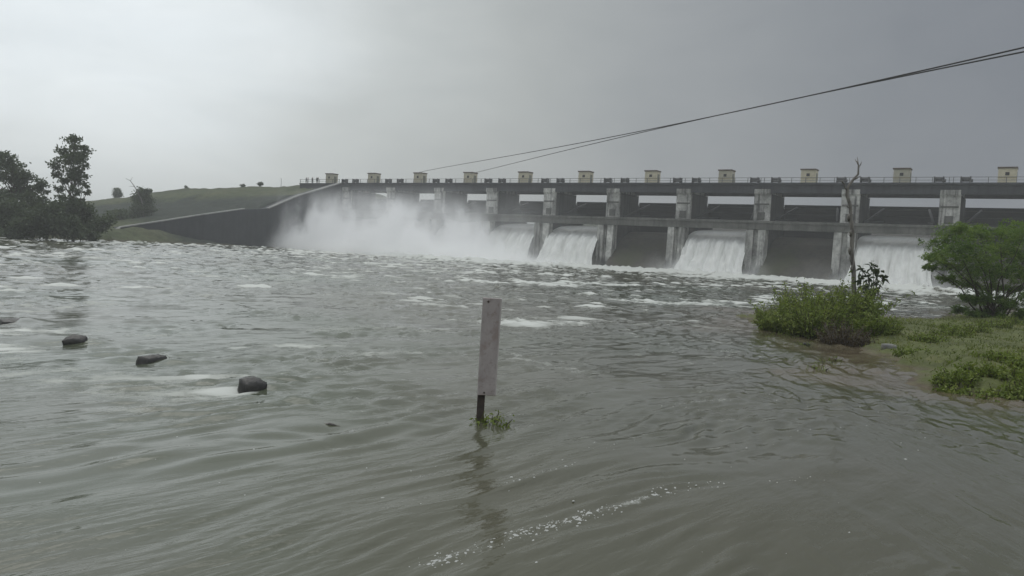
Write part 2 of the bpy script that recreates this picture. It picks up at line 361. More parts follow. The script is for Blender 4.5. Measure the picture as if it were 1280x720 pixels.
chop1 = samp(F_ISO, X/26, Y/26); chop2 = samp(F_ISO, (X+Y*.3)/60+.3, (Y-X*.3)/60); chop3 = samp(F_ISO, X/9+.1, Y/9)
amp1 = .006+.035*sstep(14, 60, dist)+.05*sstep(60, 150, dist)
sh1 = lambda f_: np.where(f_ > 0, f_**1.35, -abs(f_)**.9*.8)                      # peakier crests
Z = near_rip*(1-.6*sstep(20, 60, dist))+near_mid*.8+samp(F_ISO, X/4.3, Y/4.3)*.0022*patch*patch2*sstep(3, 8, dist)+samp(F_ISO, X/7+.4, Y/5+.2)*.010*(.2+patch2*patch2)*sstep(7, 14, dist)+fine_rip+amp1*sh1(chop1)*.8+(.015+.07*sstep(30, 120, dist))*sh1(chop2)*.7+(.0006+.018*sstep(14, 45, dist))*chop3*(.4+patch)
# calm, glassy water close to the viewer's right foot
Z *= 1-.5*sstep(7, 3.5, dist)
footd = n_-9.5                                                                    # metres in front of the dam's foot
EDGE = np.interp(s_, [-80, -70, -45, -24, -4, 2, 6, 10, 16, 30, 45, 60, 75], [12, 15, 26, 35, 43, 41, 33, 24, 16, 16, 19, 24, 30])
boil = np.where(n_ < EDGE-3, .55+.45*np.exp(-((n_-EDGE+3)/4.)**2), np.exp(-((n_-EDGE+3)/2.5)**2))*sstep(-90, -84, s_)*sstep(-72, -68, s_+0)
F_B = samp(F_ISO, X/18+.2, Y/18+.6)
Z += boil*(np.abs(F_B)*.18+.36+.12*np.abs(chop3))
# stones and post part the flow: a mound upstream, a hollow downstream
FLOW = V(-.62, -.78); PERP = V(.78, -.62)
wake = np.zeros_like(Z); wfoam = np.zeros_like(Z)
for (px, py), w_ in list(zip(STONE_P, (.42, .44, .5, .6)))+[(POST_P, .16)]:
    a = (X-px)*FLOW[0]+(Y-py)*FLOW[1]; c_ = (X-px)*PERP[0]+(Y-py)*PERP[1]
    wake += .07*w_/.4*np.exp(-((a+.28)/.26)**2-(c_/(w_*.75))**2)
    wake -= .05*w_/.4*np.exp(-((a-.5)/.5)**2-(c_/(w_*.6))**2)
    spread = w_*.6+.10*np.clip(a, 0, None)
    wfoam += (.44 if w_ > .3 else .1)*np.exp(-np.clip(a-.1, 0, None)/3.2)*sstep(-.1, .25, a)*np.exp(-((np.abs(c_)-spread*.6)/(spread*.6))**2)
Z += wake
X_, Y_ = X, Y
crest = sstep(1.0, 2.1, chop1+.5*chop2+.5*fbm(X, Y, 30))*sstep(16, 40, dist)
crest2 = sstep(.9, 2.3, chop3+.9*fbm(X+11, Y, 22))*sstep(9, 18, dist)*.55
lines = sstep(.75, 1.6, fbm(X*.55+Y*.35, (Y*.8-X*.6)*2.0, 34))*.5*sstep(7, 16, dist)*sstep(-2, 6, dist)
def line_foam(path, w_, a_):
    q = np.array([onz(*p_)[:2] for p_ in path]); d = np.full(X.shape, 1e9)
    for a, b_ in zip(q[:-1], q[1:]):
        e = b_-a; t = np.clip(((X-a[0])*e[0]+(Y-a[1])*e[1])/(e@e), 0, 1); d = np.minimum(d, np.hypot(X-a[0]-t*e[0], Y-a[1]-t*e[1]))
    return a_*np.exp(-(d/w_)**2)
wfoam += line_foam([(560, 698), (630, 676), (690, 660), (750, 644), (830, 617), (900, 606)], .10, .48)+line_foam([(640, 608), (690, 592), (740, 570), (800, 545)], .1, .3)
wfoam += line_foam([(380, 412), (470, 408), (560, 410), (640, 405), (730, 398)], .8, .26)+line_foam([(640, 412), (690, 404), (720, 396)], 1.2, .26)+line_foam([(440, 442), (520, 440)], .35, .28)+line_foam([(840, 400), (930, 410), (960, 418)], .8, .34)
wfoam += line_foam([(0, 440), (60, 446), (160, 448)], .35, .22)+line_foam([(120, 488), (220, 484), (300, 486)], .25, .24)
foam = np.clip(crest*.62+crest2*.6+lines*.95+wfoam+.33*patch*sstep(5, 11, dist)*(1-.5*wr), 0, 1)
edge_n = EDGE+1.6*fbm(X, Y, 25)+.8*chop3
apron = (sstep(edge_n+.8, edge_n-.8, n_)+.25*np.exp(-np.clip(n_-edge_n, 0, None)/6.))*sstep(-95, -86, s_)
foam = np.clip(foam+apron*1.3+.35*np.exp(-np.clip(n_-11, 0, None)/30.)*sstep(-95, -86, s_), 0, 1)
sdb = poly_sd(X, Y, BANK)
mudw = sstep(-3.6, .2, sdb+fbm(X, Y, 10)*.8)
foam *= 1-.8*mudw
keep = (n_ > -4) | (s_ < -60)
faces = grid_faces(NR, NA); kv = keep.ravel(); faces = faces[kv[faces].all(1)]
m, nt, b = new_mat('flood_water'); co = N(nt, 'ShaderNodeNewGeometry').outputs['Position']
A = lambda n: N(nt, 'ShaderNodeAttribute', attribute_name=n).outputs['Fac']
tint = noise(nt, mapping(nt, co, (1, 1, 1), (0, 0, .65)), .06, 5, .6)
base = ramp(nt, tint, [(.32, (.086, .081, .054)), (.5, (.080, .082, .055)), (.68, (.070, .088, .056))])
base = mixc(nt, mth(nt, 'MULTIPLY', A('mud'), .75), base, (.12, .092, .058))
fl1 = noise(nt, stretched(nt, co, math.radians(58), 5.), 2.6, 7, .72, .4)
fl2 = noise(nt, stretched(nt, co, math.radians(55), 2.), 11., 6, .78, .3)
fm = mth(nt, 'ADD', mth(nt, 'MULTIPLY', fl1, .52), mth(nt, 'MULTIPLY', fl2, .48))
thr = mth(nt, 'MULTIPLY_ADD', A('foam'), -.50, .74)
ff = mth(nt, 'MULTIPLY', mth(nt, 'SUBTRACT', fm, thr), 8., clamp=True)
ff = mth(nt, 'MULTIPLY', ff, mth(nt, 'MULTIPLY', A('foam'), 3.5, clamp=True))
thick = mth(nt, 'MULTIPLY_ADD', mth(nt, 'MULTIPLY', mth(nt, 'SUBTRACT', A('foam'), .6), 3., clamp=True), .4, .5)
c = mixc(nt, mth(nt, 'MULTIPLY', ff, thick), base, (.58, .60, .56))
link(nt, c, b.inputs['Base Color'])
link(nt, mth(nt, 'MULTIPLY_ADD', ff, .5, .07), b.inputs['Roughness'])
b.inputs['IOR'].default_value = 1.333
sd = A('side')
def mixf(a, b_, f): return mth(nt, 'ADD', mth(nt, 'MULTIPLY', a, mth(nt, 'SUBTRACT', 1., f)), mth(nt, 'MULTIPLY', b_, f))
RL, RR = math.radians(42), math.radians(2)
b1 = mixf(noise(nt, stretched(nt, co, RL, 7.), 3.4, 3, .5, .35), noise(nt, stretched(nt, co, RR, 6.), 4.2, 3, .5, .35), sd)
b2 = mixf(noise(nt, stretched(nt, co, RL, 4.), 13., 3, .5, .3), noise(nt, stretched(nt, co, RR, 4.), 15., 3, .5, .3), sd)
calm = ramp(nt, noise(nt, stretched(nt, co, math.radians(30), 2.5), .42, 3, .5, .4), [(.36, (.12, .12, .12)), (.62, (1, 1, 1))])
hb = mth(nt, 'MULTIPLY', mth(nt, 'ADD', b1, mth(nt, 'MULTIPLY', b2, .55)), calm)
bump(nt, b, hb, .42, .05)
rv = obj('river', np_mesh('river', np.c_[X.ravel(), Y.ravel(), Z.ravel()], faces, True, {'foam': foam.ravel(), 'mud': mudw.ravel(), 'side': wr.ravel()}), m); tag(rv, kind='structure')
M_WATER = m
def water_z(x, y):
    i = np.argmin((X-x)**2+(Y-y)**2); return float(Z.ravel()[i])

# ------------------------------------------------------------------ the dam
dam = empty('spillway_dam', DO, TH, 'long grey concrete spillway dam with gated bays across the river', 'dam')
# local axes: x along the crest, y upstream (so y = -n), z up
PIER_S = [-67.5+15*k for k in range(11)]
ZD = 17.1                                    # top of the crest deck
def profile_pier():
    return [(-2.3, 10.3), (-2.3, 14.9), (-2.62, 15.3), (-2.62, 16.1), (6.6, 16.1), (6.6, 13.4), (10.5, 12.9), (10.5, -2), (-3.2, -2), (-3.2, 10.3)]
pm = MB().prism(profile_pier()[::-1], -1.5, 1.5).mesh('pier', .06)
low = MB()                                   # lower pier: two pilasters either side of a recessed slot, stepping downstream
low.prism([(-3.1, 8.6), (-5.0, 8.6), (-5.2, 2.0), (-5.6, -2), (-3.1, -2)], -1.75, -.45)
low.prism([(-3.1, 8.6), (-5.0, 8.6), (-5.2, 2.0), (-5.6, -2), (-3.1, -2)], .45, 1.75)
low.box(-.46, .46, -4.3, -3.1, -2, 8.55)
lm = low.mesh('pier_buttress', .05)
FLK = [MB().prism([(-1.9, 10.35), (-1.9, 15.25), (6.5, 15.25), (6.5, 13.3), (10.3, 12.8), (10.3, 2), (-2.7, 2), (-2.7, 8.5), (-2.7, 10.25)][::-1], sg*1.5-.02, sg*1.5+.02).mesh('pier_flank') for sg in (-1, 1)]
slot = MB().box(-.62, .62, -2.5, -2.1, 10.6, 11.9).mesh('pier_bracket', .03); ledge = MB().box(-1.3, 1.3, -2.42, -2.1, 13.2, 13.5).mesh('pier_ledge', .03)
for k, s in enumerate(PIER_S):
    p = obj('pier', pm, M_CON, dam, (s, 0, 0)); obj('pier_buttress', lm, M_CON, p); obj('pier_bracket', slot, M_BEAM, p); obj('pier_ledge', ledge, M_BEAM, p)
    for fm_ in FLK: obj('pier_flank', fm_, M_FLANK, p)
# deck slab + girders, service bridge, gates, chutes: one set per bay
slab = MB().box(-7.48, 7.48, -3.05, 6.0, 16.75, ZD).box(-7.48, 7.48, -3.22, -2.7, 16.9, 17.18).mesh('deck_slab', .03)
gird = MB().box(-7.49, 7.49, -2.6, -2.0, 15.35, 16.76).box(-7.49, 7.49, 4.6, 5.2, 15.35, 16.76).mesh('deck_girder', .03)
svc = MB().box(-7.49, 7.49, -5.3, -3.21, 9.75, 10.2).box(-7.49, 7.49, -5.1, -4.5, 8.62, 9.76).mesh('service_bridge_beam', .04)
rail = MB()
for i in range(7): rail.box(-7.2+i*2.4-.05, -7.2+i*2.4+.05, -3.0, -2.9, ZD-.1, ZD+1.0)
rail.box(-7.5, 7.5, -2.985, -2.915, ZD+.92, ZD+1.0).box(-7.5, 7.5, -2.98, -2.92, ZD+.45, ZD+.51)
rm = rail.mesh('railing')
def gate_mesh(bottom):
    # radial gate: skin plate on an arc about a trunnion at y=-1, z=10
    ty, tz, R_ = -1.5, 10.5, 9.2; a1 = math.asin((14.0-tz)/R_); a0 = math.asin((bottom-tz)/R_)
    pr = [(ty+R_*math.cos(a0+(a1-a0)*i/10), tz+R_*math.sin(a0+(a1-a0)*i/10)) for i in range(11)]
    pr2 = [(y+.25, z) for y, z in pr][::-1]
    return MB().prism(pr+pr2, -6.05, 6.05)
def gate_ribs(par):
    for z in (11.2, 12.4, 13.5):
        y = -1.5+9.2*math.cos(math.asin((z-10.5)/9.2)); MB().box(-6.0, 6.0, y-.5, y+.05, z-.14, z+.14).build('gate_rib', M_STEEL, par)
    for x in (-3.6, 3.6):
        for z in (11.2, 13.5):
            y = -1.5+9.2*math.cos(math.asin((z-10.5)/9.2))
            MB().tube([(x, y-.4, z), (x*1.5, -1.3, 10.5)], .2, 6).build('gate_arm', M_STEEL, par)
chute = MB().prism([(10, 7.6), (6, 7.9), (3, 7.6), (0, 6.4), (-3, 4.2), (-6, 1.6), (-9, -.8), (-9, -2.2), (10, -2.2)], -6.02, 6.02).mesh('spillway_chute')
GM = {True: gate_mesh(9.4).mesh('spillway_gate'), False: gate_mesh(7.4).mesh('spillway_gate')}
OPEN = [1, 1, 1, 1, 1, 0, 1, 0, 1, 0]
BAYS = [-60+15*k for k in range(10)]
for k, s in enumerate(BAYS):
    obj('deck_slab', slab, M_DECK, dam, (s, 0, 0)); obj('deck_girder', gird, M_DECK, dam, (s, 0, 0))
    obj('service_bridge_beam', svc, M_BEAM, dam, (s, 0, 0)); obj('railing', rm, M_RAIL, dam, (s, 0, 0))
    gt = obj('spillway_gate', GM[bool(OPEN[k])], M_STEEL, dam, (s, 0, 0)); gate_ribs(gt)
    obj('spillway_chute', chute, M_WET, dam, (s, 0, 0))
# abutment block that ties the last bay into the embankment
MB().box(-84.5, -69.0, -2.9, 9, -2, 16.75).build('abutment', M_WALL, dam, bevel=.05)
MB().box(-84.5, -69.02, -3.05, 6.0, 16.752, ZD).build('deck_slab', M_DECK, dam, bevel=.03)
obj('railing', rm, M_RAIL, dam, (-77, 0, 0))

# water pouring through the open bays
m, nt, b = new_mat('white_water'); co = N(nt, 'ShaderNodeTexCoord').outputs['Object']
f1 = noise(nt, mapping(nt, co, (1.6, .3, .12)), 1.0, 7, .7, .3); f2 = noise(nt, co, 1.6, 6, .7)
link(nt, mixc(nt, mth(nt, 'MULTIPLY', f2, .5), ramp(nt, f1, [(.3, (.64, .65, .61)), (.6, (.80, .81, .77))]), (.75, .76, .73)), b.inputs['Base Color'])
b.inputs['Roughness'].default_value = .75; b.inputs['Specular IOR Level'].default_value = .2
b.inputs['Subsurface Weight'].default_value = 0
bump(nt, b, f1, .12, .2); M_WHITE = m
FP = np.array([(9.0, 8.9), (3, 8.5), (0, 8.1), (-2.5, 7.3), (-4.3, 6.0), (-5.7, 4.3), (-6.9, 2.5), (-8.1, .7), (-9.4, -.8)])   # y, z of the nappe
def nappe(seed, width=5.98):
    t = np.linspace(0, 1, 46); q = np.linspace(0, 1, len(FP)); y = np.interp(t, q, FP[:, 0]); z = np.interp(t, q, FP[:, 1])
    k_ = np.ones(5)/5; ys = np.convolve(np.pad(y, 2, mode='edge'), k_, 'valid'); zs = np.convolve(np.pad(z, 2, mode='edge'), k_, 'valid')
    ys[-1], zs[-1] = y[-1], z[-1]
    x = np.linspace(-1, 1, 60); Xg, Tg = np.meshgrid(x, t, indexing='ij')
    spread = 1+.16*sstep(.68, 1, Tg)
    lump = (samp(FN, Xg*2.2+seed*.37, Tg*.35+seed*.11)*.25+samp(FN, Xg*7+seed*.2, Tg*1.5)*.10)*sstep(.3, .6, Tg)
    side = sstep(.85, 1.0, abs(Xg))
    yy = ys[None, :]-lump*.9+.0*side; zz = zs[None, :]+lump*.8-.5*side*sstep(.4, .7, Tg)
    P = np.stack([Xg*width*spread, yy, zz], -1).reshape(-1, 3)
    return np_mesh('waterfall', P, grid_faces(60, 46), True)
for k, s in enumerate(BAYS):
    if OPEN[k]:
        w = obj('waterfall', nappe(k+1), M_WHITE); w.location = tuple(dw(s, 0)); w.rotation_euler[2] = TH; tag(w, kind='structure')
rs = obj('reservoir', np_mesh('reservoir', [tuple(dw(a, c_, 13.0)) for a, c_ in ((-66, -9.5), (320, -9.5), (320, -300), (-66, -300))], [(0, 1, 2, 3)]), M_WATER); tag(rs, kind='structure')

ORD = ['first', 'second', 'third', 'fourth', 'fifth', 'sixth', 'seventh', 'eighth', 'ninth', 'tenth', 'eleventh']
# hoist cabins on the crest
cab_wall = MB().box(-1.25, 1.25, -.95, .95, 0, 2.45).mesh('wall', .02); cab_roof = MB().box(-1.38, 1.34, -1.12, 1.06, 2.45, 2.68).mesh('roof', .02)
cab_band = MB().box(-1.28, 1.28, -.985, .985, 1.0, 1.1).mesh('band', .0)
cab_win = MB().box(-.28, .28, -.99, -.9, 1.35, 1.85).mesh('window'); cab_door = MB().box(1.2, 1.29, -.45, .45, .02, 1.95).mesh('door')
M_BAND = simple('ochre_band', (.36, .29, .12), (.46, .38, .18), .85, 2.)
M_DOOR = simple('door_paint', (.13, .14, .10), (.2, .2, .15), .6, 2.)
def cabin(i):
    c_ = empty('hoist_cabin', dw(15*(i-5), .6, ZD), TH, 'cream hoist cabin with dark flat roof on the dam crest, %s from the embankment' % ORD[i], 'cabin', 'hoist cabins along the dam crest')
    obj('wall', cab_wall, M_CREAM, c_); obj('roof', cab_roof, M_ROOF, c_); obj('band', cab_band, M_BAND, c_)
    obj('window', cab_win, M_WIN, c_); obj('door', cab_door, M_DOOR, c_)
for i in range(11): cabin(i)
# winch gear beside every pier top
drum = MB().tube([(-.5, 0, .75), (.5, 0, .75)], .38, 12).mesh('drum'); frame = MB().box(-.75, -.55, -.45, .45, 0, 1.2).box(.55, .75, -.45, .45, 0, 1.2).box(-.7, .7, -.5, .5, 0, .25).mesh('frame', .02)
motor = MB().tube([(.75, -.1, .55), (1.0, -.1, .55)], .25, 8).mesh('motor')
for k, s in enumerate(PIER_S):
    for sd_, nm in ((-1.9, 'embankment'), (1.9, 'far')):
        w = empty('hoist_winch', dw(s+sd_, 1.4, ZD), TH, 'dark hoist winch on the crest, %s side of the %s pier from the embankment' % (nm, ORD[k]), 'winch', 'hoist winches on the crest')
        obj('drum', drum, M_DARK, w); obj('frame', frame, M_DARK, w); obj('motor', motor, M_DARK, w)

# training wall running downstream from the dam's end
tw = empty('training_wall', dw(WALL_S, 3), TH, 'dark stone training wall stepping down from the dam end to the water', 'wall')
L = lambda n: -(n-3)                         # local y
nn = np.r_[3.0, WN[1:]]; zz = WZ
v = []; f = []
for n_i, z_i in zip(nn, zz): v += [(-2.4, L(n_i), -2), (-2.4, L(n_i), z_i), (.5, L(n_i), z_i), (.9, L(n_i), -2)]
for i in range(len(nn)-1):
    a = 4*i; f += [(a+j, a+(j+1) % 4, a+4+(j+1) % 4, a+4+j) for j in range(4)]
f += [(0, 1, 2, 3), tuple(range(4*len(nn)-4, 4*len(nn)))]
MB().poly(v, f).build('wall_body', M_WALL, tw)
for i in range(len(nn)-1):
    a, c_ = nn[i], nn[i+1]; za, zc = zz[i], zz[i+1]
    if i == 2: continue
    q = MB().poly([(x, L(n_), z+dz) for n_, z in ((a, za), (c_, zc)) for x, dz in ((-.5, -.0), (.6, -.0), (.6, .22), (-.5, .22))],
                  [(0, 1, 2, 3), (4, 7, 6, 5), (0, 4, 5, 1), (1, 5, 6, 2), (2, 6, 7, 3), (3, 7, 4, 0)])
    q.build('coping', M_COPE, tw)

# ------------------------------------------------------------------ vegetation
def leaf_quads(P, D, length, width, var, droop=.0):
    """two-triangle pointed leaves: P base, D direction (unit), each bent about its midrib"""
    n = len(P); r = RNG.normal(size=(n, 3)); side = np.cross(D, r); side /= np.linalg.norm(side, axis=1)[:, None]+1e-9
    L_ = (length*RNG.uniform(.6, 1.3, n))[:, None]; W_ = (width*RNG.uniform(.7, 1.3, n))[:, None]
    mid = P+D*L_*.5; tip = P+D*L_-np.array([0, 0, 1])*droop*L_
    vs = np.stack([P, mid+side*W_*.5, tip, mid-side*W_*.5], 1).reshape(-1, 3)
    fs = np.arange(4*n).reshape(n, 4); return vs, fs, np.repeat(np.clip(var, 0, 1), 4)
def foliage(name, parts, mat, parent):
    vs = []; fs = []; va = []; o = 0
    for v_, f_, a_ in parts: vs.append(v_); fs.append(f_+o); va.append(a_); o += len(v_)
    return obj(name, np_mesh(name, np.concatenate(vs), np.concatenate(fs), False, {'var': np.concatenate(va)}), mat, parent)
def rdir(n, up=0.):
    d = RNG.normal(size=(n, 3)); d[:, 2] += up; return d/np.linalg.norm(d, axis=1)[:, None]
def bent(a, b_, n=5, j=.08, sag=0.):
    a = V(*a); b_ = V(*b_); L_ = np.linalg.norm(b_-a); out = []
    for i in range(n+1):
        t = i/n; p = a+(b_-a)*t
        if 0 < i < n: p = p+RNG.normal(size=3)*L_*j
        out.append(p+V(0, 0, -sag*L_*4*t*(1-t)))
    return out
def lobe_leaves(C, r, n, ln, wd, up=.2, sq=.85, tw=.28):
    """leaves gathered on twigs inside one lobe; uneven edge"""
    k = max(5, int(n/26)); T = RNG.normal(size=(k, 3)); T /= np.linalg.norm(T, axis=1)[:, None]
    T *= (r*RNG.uniform(.25, 1.08, k)**.6)[:, None]; T[:, 2] *= sq
    idx = RNG.integers(0, k, n); P = C+T[idx]+RNG.normal(size=(n, 3))*r*tw*np.array([1, 1, .7])
    base = RNG.uniform(.1, .9, k)[idx]
    return leaf_quads(P, rdir(n, up), ln, wd, base*.6+RNG.uniform(0, .4, n))
def lobed_tree(name, label, base, lobes, lm_, leaf, wd, dens, trunk_r, cat='tree', group=None, fork=.45, trunkmat=None, up=.2, limbs=True, tw=.28):
    root = empty(name, base, 0, label, cat, group); base = V(*base)
    C = [V(*l[:3])-base for l in lobes]; cen = np.mean(C, 0); top = max(c_[2] for c_ in C)
    fk = V(cen[0]*.5, cen[1]*.5, top*fork); mb = MB()
    mb.tube(bent((0, 0, -.3), fk, 5, .03), np.linspace(trunk_r, trunk_r*.7, 6), 8)
    mb.tube(bent(fk, (cen[0], cen[1], top*.9), 6, .05), np.linspace(trunk_r*.7, trunk_r*.15, 7), 7)
    if limbs:
        for c_ in C:
            h = min(max(fk[2]*.75, c_[2]*.62), top*.8); t = (h-fk[2])/(top*.9-fk[2]+1e-6)
            st = fk+(V(cen[0], cen[1], top*.9)-fk)*max(t, 0) if h > fk[2] else fk*h/fk[2]
            mb.tube(bent(st, c_, 4, .06), np.linspace(trunk_r*.35, trunk_r*.08, 5), 5)
            for q in range(3):
                e = c_+rdir(1)[0]*.8*lobes[0][3]; mb.tube(bent(c_*.7+st*.3, e, 3, .06), np.linspace(trunk_r*.13, trunk_r*.04, 4), 4)
    mb.build('trunk', trunkmat or M_BARK, root, smooth=True)
    foliage('crown', [lobe_leaves(c_, l[3], int(dens*l[3]**2), leaf, wd, up, tw=tw) for c_, l in zip(C, lobes)], lm_, root)
    return root
def px_lobes(L_, Y0, jit, k=1.):
    out = []
    for (x, y, r) in L_:
        p = aty(x, y, Y0+RNG.uniform(-jit, jit)); out.append((*p, r/FPX*Y0*k))
    return out
def gz(x, y): return float(left_ground(np.array([x]), np.array([y]))[0])
def on_ground(px, Y0):
    p = aty(px, 290, Y0); return V(p[0], p[1], gz(p[0], p[1])-.1)
lobed_tree('tall_tree', 'tall open crowned tree rising above the thicket on the grassy far bank', on_ground(91, 116),
    px_lobes([(92, 178, 10), (80, 190, 9), (98, 190, 11), (110, 186, 8), (90, 200, 12), (74, 206, 10), (104, 203, 9), (92, 215, 11), (70, 217, 7), (84, 226, 8), (100, 222, 9), (108, 231, 6), (111, 240, 5), (75, 235, 6), (94, 237, 7)], 116, 2.0, .86), L_FAR, .42, .26, 300, .24, fork=.5)
lobed_tree('round_tree', 'broad rounded dark tree beside the tall open crowned tree', on_ground(14, 118),
    px_lobes([(-14, 196, 12), (3, 195, 10), (12, 204, 12), (24, 214, 12), (-4, 213, 14), (36, 222, 10), (14, 222, 14), (27, 232, 13), (47, 228, 9), (55, 236, 7), (-20, 225, 16), (40, 240, 10), (15, 243, 12)], 118, 2.5, .86), L_FAR, .42, .26, 300, .28, fork=.45)
BUSHES = [(-30, 262, 34, 114), (6, 266, 26, 113), (34, 262, 22, 117), (56, 272, 23, 112), (82, 262, 19, 115), (101, 262, 16, 118), (20, 285, 16, 110), (86, 282, 17, 112), (120, 277, 17, 124), (112, 290, 10, 118), (146, 272, 13, 172), (164, 272, 9, 176)]
BL = ['leafy thicket bush under the broad rounded tree', 'leafy thicket bush under the tall open crowned tree', 'low scrub bush between the tall tree and the training wall']
for i, (x, y, r, Y0) in enumerate(BUSHES):
    p = on_ground(x, Y0); k = r/FPX*Y0
    lob = px_lobes([(x+RNG.uniform(-.8, .8)*r, y+RNG.uniform(-.55, .75)*r, r*RNG.uniform(.38, .62)) for _ in range(9)]+[(x, y+r*.3, r*.7)], Y0, k*.5)
    lob = [(a, b_, max(c_, p[2]+.3*d), d) for a, b_, c_, d in lob]
    lobed_tree('thicket_bush', 'dark '+BL[0 if x < 40 else 1 if x < 108 else 2], p, lob, L_FAR, .40, .28, 330, .1, 'bush', 'dark bushes on the far bank', fork=.3)
p = on_ground(180, 178)
lobed_tree('small_tree', 'small dark tree on the slope behind the training wall beside a bare leaning snag', p, px_lobes([(178, 242, 8), (184, 238, 5), (172, 248, 7), (182, 252, 9), (174, 260, 9), (184, 264, 8), (178, 270, 8)], 178, 1.), L_FAR, .4, .28, 420, .14, fork=.4)
sn = [aty(*q, 177) for q in ((177, 250), (172, 240), (168, 233), (163, 226), (157, 223))]
sb = on_ground(179, 177); rt = empty('dead_snag', sb, 0, 'thin bare leaning snag beside the small dark tree', 'dead tree')
mb = MB(); mb.tube([V(0, 0, -.3)]+[q-sb for q in sn], [.16, .13, .11, .09, .06, .03], 6); mb.tube([sn[2]-sb, aty(161, 233, 177)-sb], [.06, .02], 5); mb.tube([sn[3]-sb, aty(166, 221, 177)-sb], [.05, .02], 5)
mb.build('trunk', M_DEAD, rt, smooth=True)
def ridge_pt(px, n0=-2):
    s = ondam(px, 240, n0)[0]; p = dw(s, n0); return V(p[0], p[1], gz(p[0], p[1])-.1), np.linalg.norm(p)
for px, h, r, lb in ((148, 244, 7, 'small round bush on the low far end of the embankment ridge'), (303, 231, 2.6, 'tiny dark shrub on the embankment ridge, farther from the dam'), (325, 230.5, 3.2, 'tiny dark shrub on the embankment ridge, nearer the dam'), (233, 235.5, 2.6, 'tiny dark shrub where the embankment ridge starts to fall away')):
    p, D_ = ridge_pt(px); k = r/FPX*p[1]
    lob = [(p[0]+RNG.normal()*k*.4, p[1]+RNG.normal()*k*.4, p[2]+k*RNG.uniform(.4, 1.3), k*.6) for _ in range(6)]
    lobed_tree('ridge_shrub', lb, p, lob, L_FAR, .35, .25, 500, .06, 'bush', 'shrubs on the embankment ridge', fork=.3)

# ---- right bank plants
def bz(x, y): return float(bank_h(np.array([x]), np.array([y]))[0])
def stem_bush(name, label, base, rad, h, nst, mat, leaf, wd, per, cat='bush', group=None, lean=.5, up=.5, stem_mat=None):
    root = empty(name, base, 0, label, cat, group); mb = MB(); parts = []
    for i in range(nst):
        a = RNG.uniform(0, 2*math.pi); q = math.sqrt(RNG.random()); b0 = V(math.cos(a)*rad[0]*q, math.sin(a)*rad[1]*q, -.08)
        hh = h*(1-.5*q*q)*(RNG.uniform(.45, 1.0) if RNG.random() < .75 else RNG.uniform(.9, 1.32)); tipd = V(math.cos(a)*lean*q+RNG.normal()*.22, math.sin(a)*lean*q+RNG.normal()*.22, 1.)
        pts = [b0+tipd*V(t**1.4, t**1.4, t)*hh for t in (0, .3, .6, .85, 1.)]
        mb.tube([V(0, 0, -.16)]+pts, np.r_[.013, np.linspace(.013, .004, 5)], 3, False)
        t = RNG.uniform(.12, 1.02, per); P = b0+tipd*np.stack([t**1.4, t**1.4, t], 1)*hh+RNG.normal(size=(per, 3))*.035
        parts.append(leaf_quads(P, rdir(per, up), leaf, wd, RNG.uniform(.1, .7)+RNG.uniform(-.1, .35, per), .15))
    mb.build('stems', stem_mat or M_BARK, root); foliage('leaves', parts, mat, root); return root
def bpt(px, py):
    p = onz(px, py, .25); return V(p[0], p[1], bz(p[0], p[1]))
for (px, py, rx, ry, h, n, lb) in ((978, 405, .75, .7, 1.0, 110, 'low spreading green bush at the water end of the spit'),
        (1018, 412, .85, .8, 1.45, 170, 'tall bright green bush on the spit beside the bare dead tree'),
        (1062, 408, .8, .8, 1.5, 150, 'green bush wrapped round the foot of the bare dead tree'),
        (1090, 418, .6, .6, .95, 90, 'small green bush under the broad leaved sapling'),
        (1000, 398, .8, .8, 1.25, 110, 'pale green bush behind the low spreading bush on the spit')):
    stem_bush('spit_bush', lb, bpt(px, py), (rx, ry), h, n, L_WEED, .13, .045, 42, group='green bushes on the spit')
stem_bush('brown_bush', 'brown withered bush in front of the green bushes on the spit', bpt(1055, 421), (.6, .5), .75, 120, L_DRY, .1, .03, 34, 'bush', None, .6, .3, M_DEAD)
# dead tree
DY = 31.; dp = [aty(1000+a/3.6, 180+c_/3.6, DY) for a, c_ in ((246, 800), (243, 670), (241, 560), (231, 480), (237, 400), (227, 330), (228, 280), (211, 232), (214, 196), (238, 162), (262, 136), (263, 95), (258, 58))]
db = V(dp[0][0], DY, bz(dp[0][0], DY)-.1)
dt = empty('dead_tree', db, 0, 'bare dead tree with a crooked broken top rising out of the green bushes', 'dead tree'); mb = MB()
mb.tube([V(0, 0, 0)]+[q-db for q in dp[1:]], [.10, .09, .08, .075, .072, .068, .064, .06, .055, .048, .04, .024, .008], 8)
for a, e in (((1059, 238), (1053, 226)), ((1054, 229), (1050, 226)), ((1073, 210), (1077, 202)), ((1072.5, 205), (1069, 199)), ((1063, 262), (1057, 255)), ((1065, 300), (1060, 291)), ((1064, 285), (1068, 274)), ((1066, 330), (1061, 321)), ((1068, 224), (1076, 220))):
    A_, B_ = aty(*a, DY)-db, aty(*e, DY+RNG.uniform(-.4, .4))-db; mb.tube(bent(A_, B_, 3, .05), [.035, .026, .018, .008], 5)
for q in (2, 3, 4, 5): 
    c_ = dp[q]-db; mb.tube([c_+V(-.06, 0, -.15), c_+V(-.10, -.06, 0), c_+V(-.03, 0, .16)], [.03, .06, .03], 6)
mb.build('trunk', M_DEAD, dt, smooth=True)
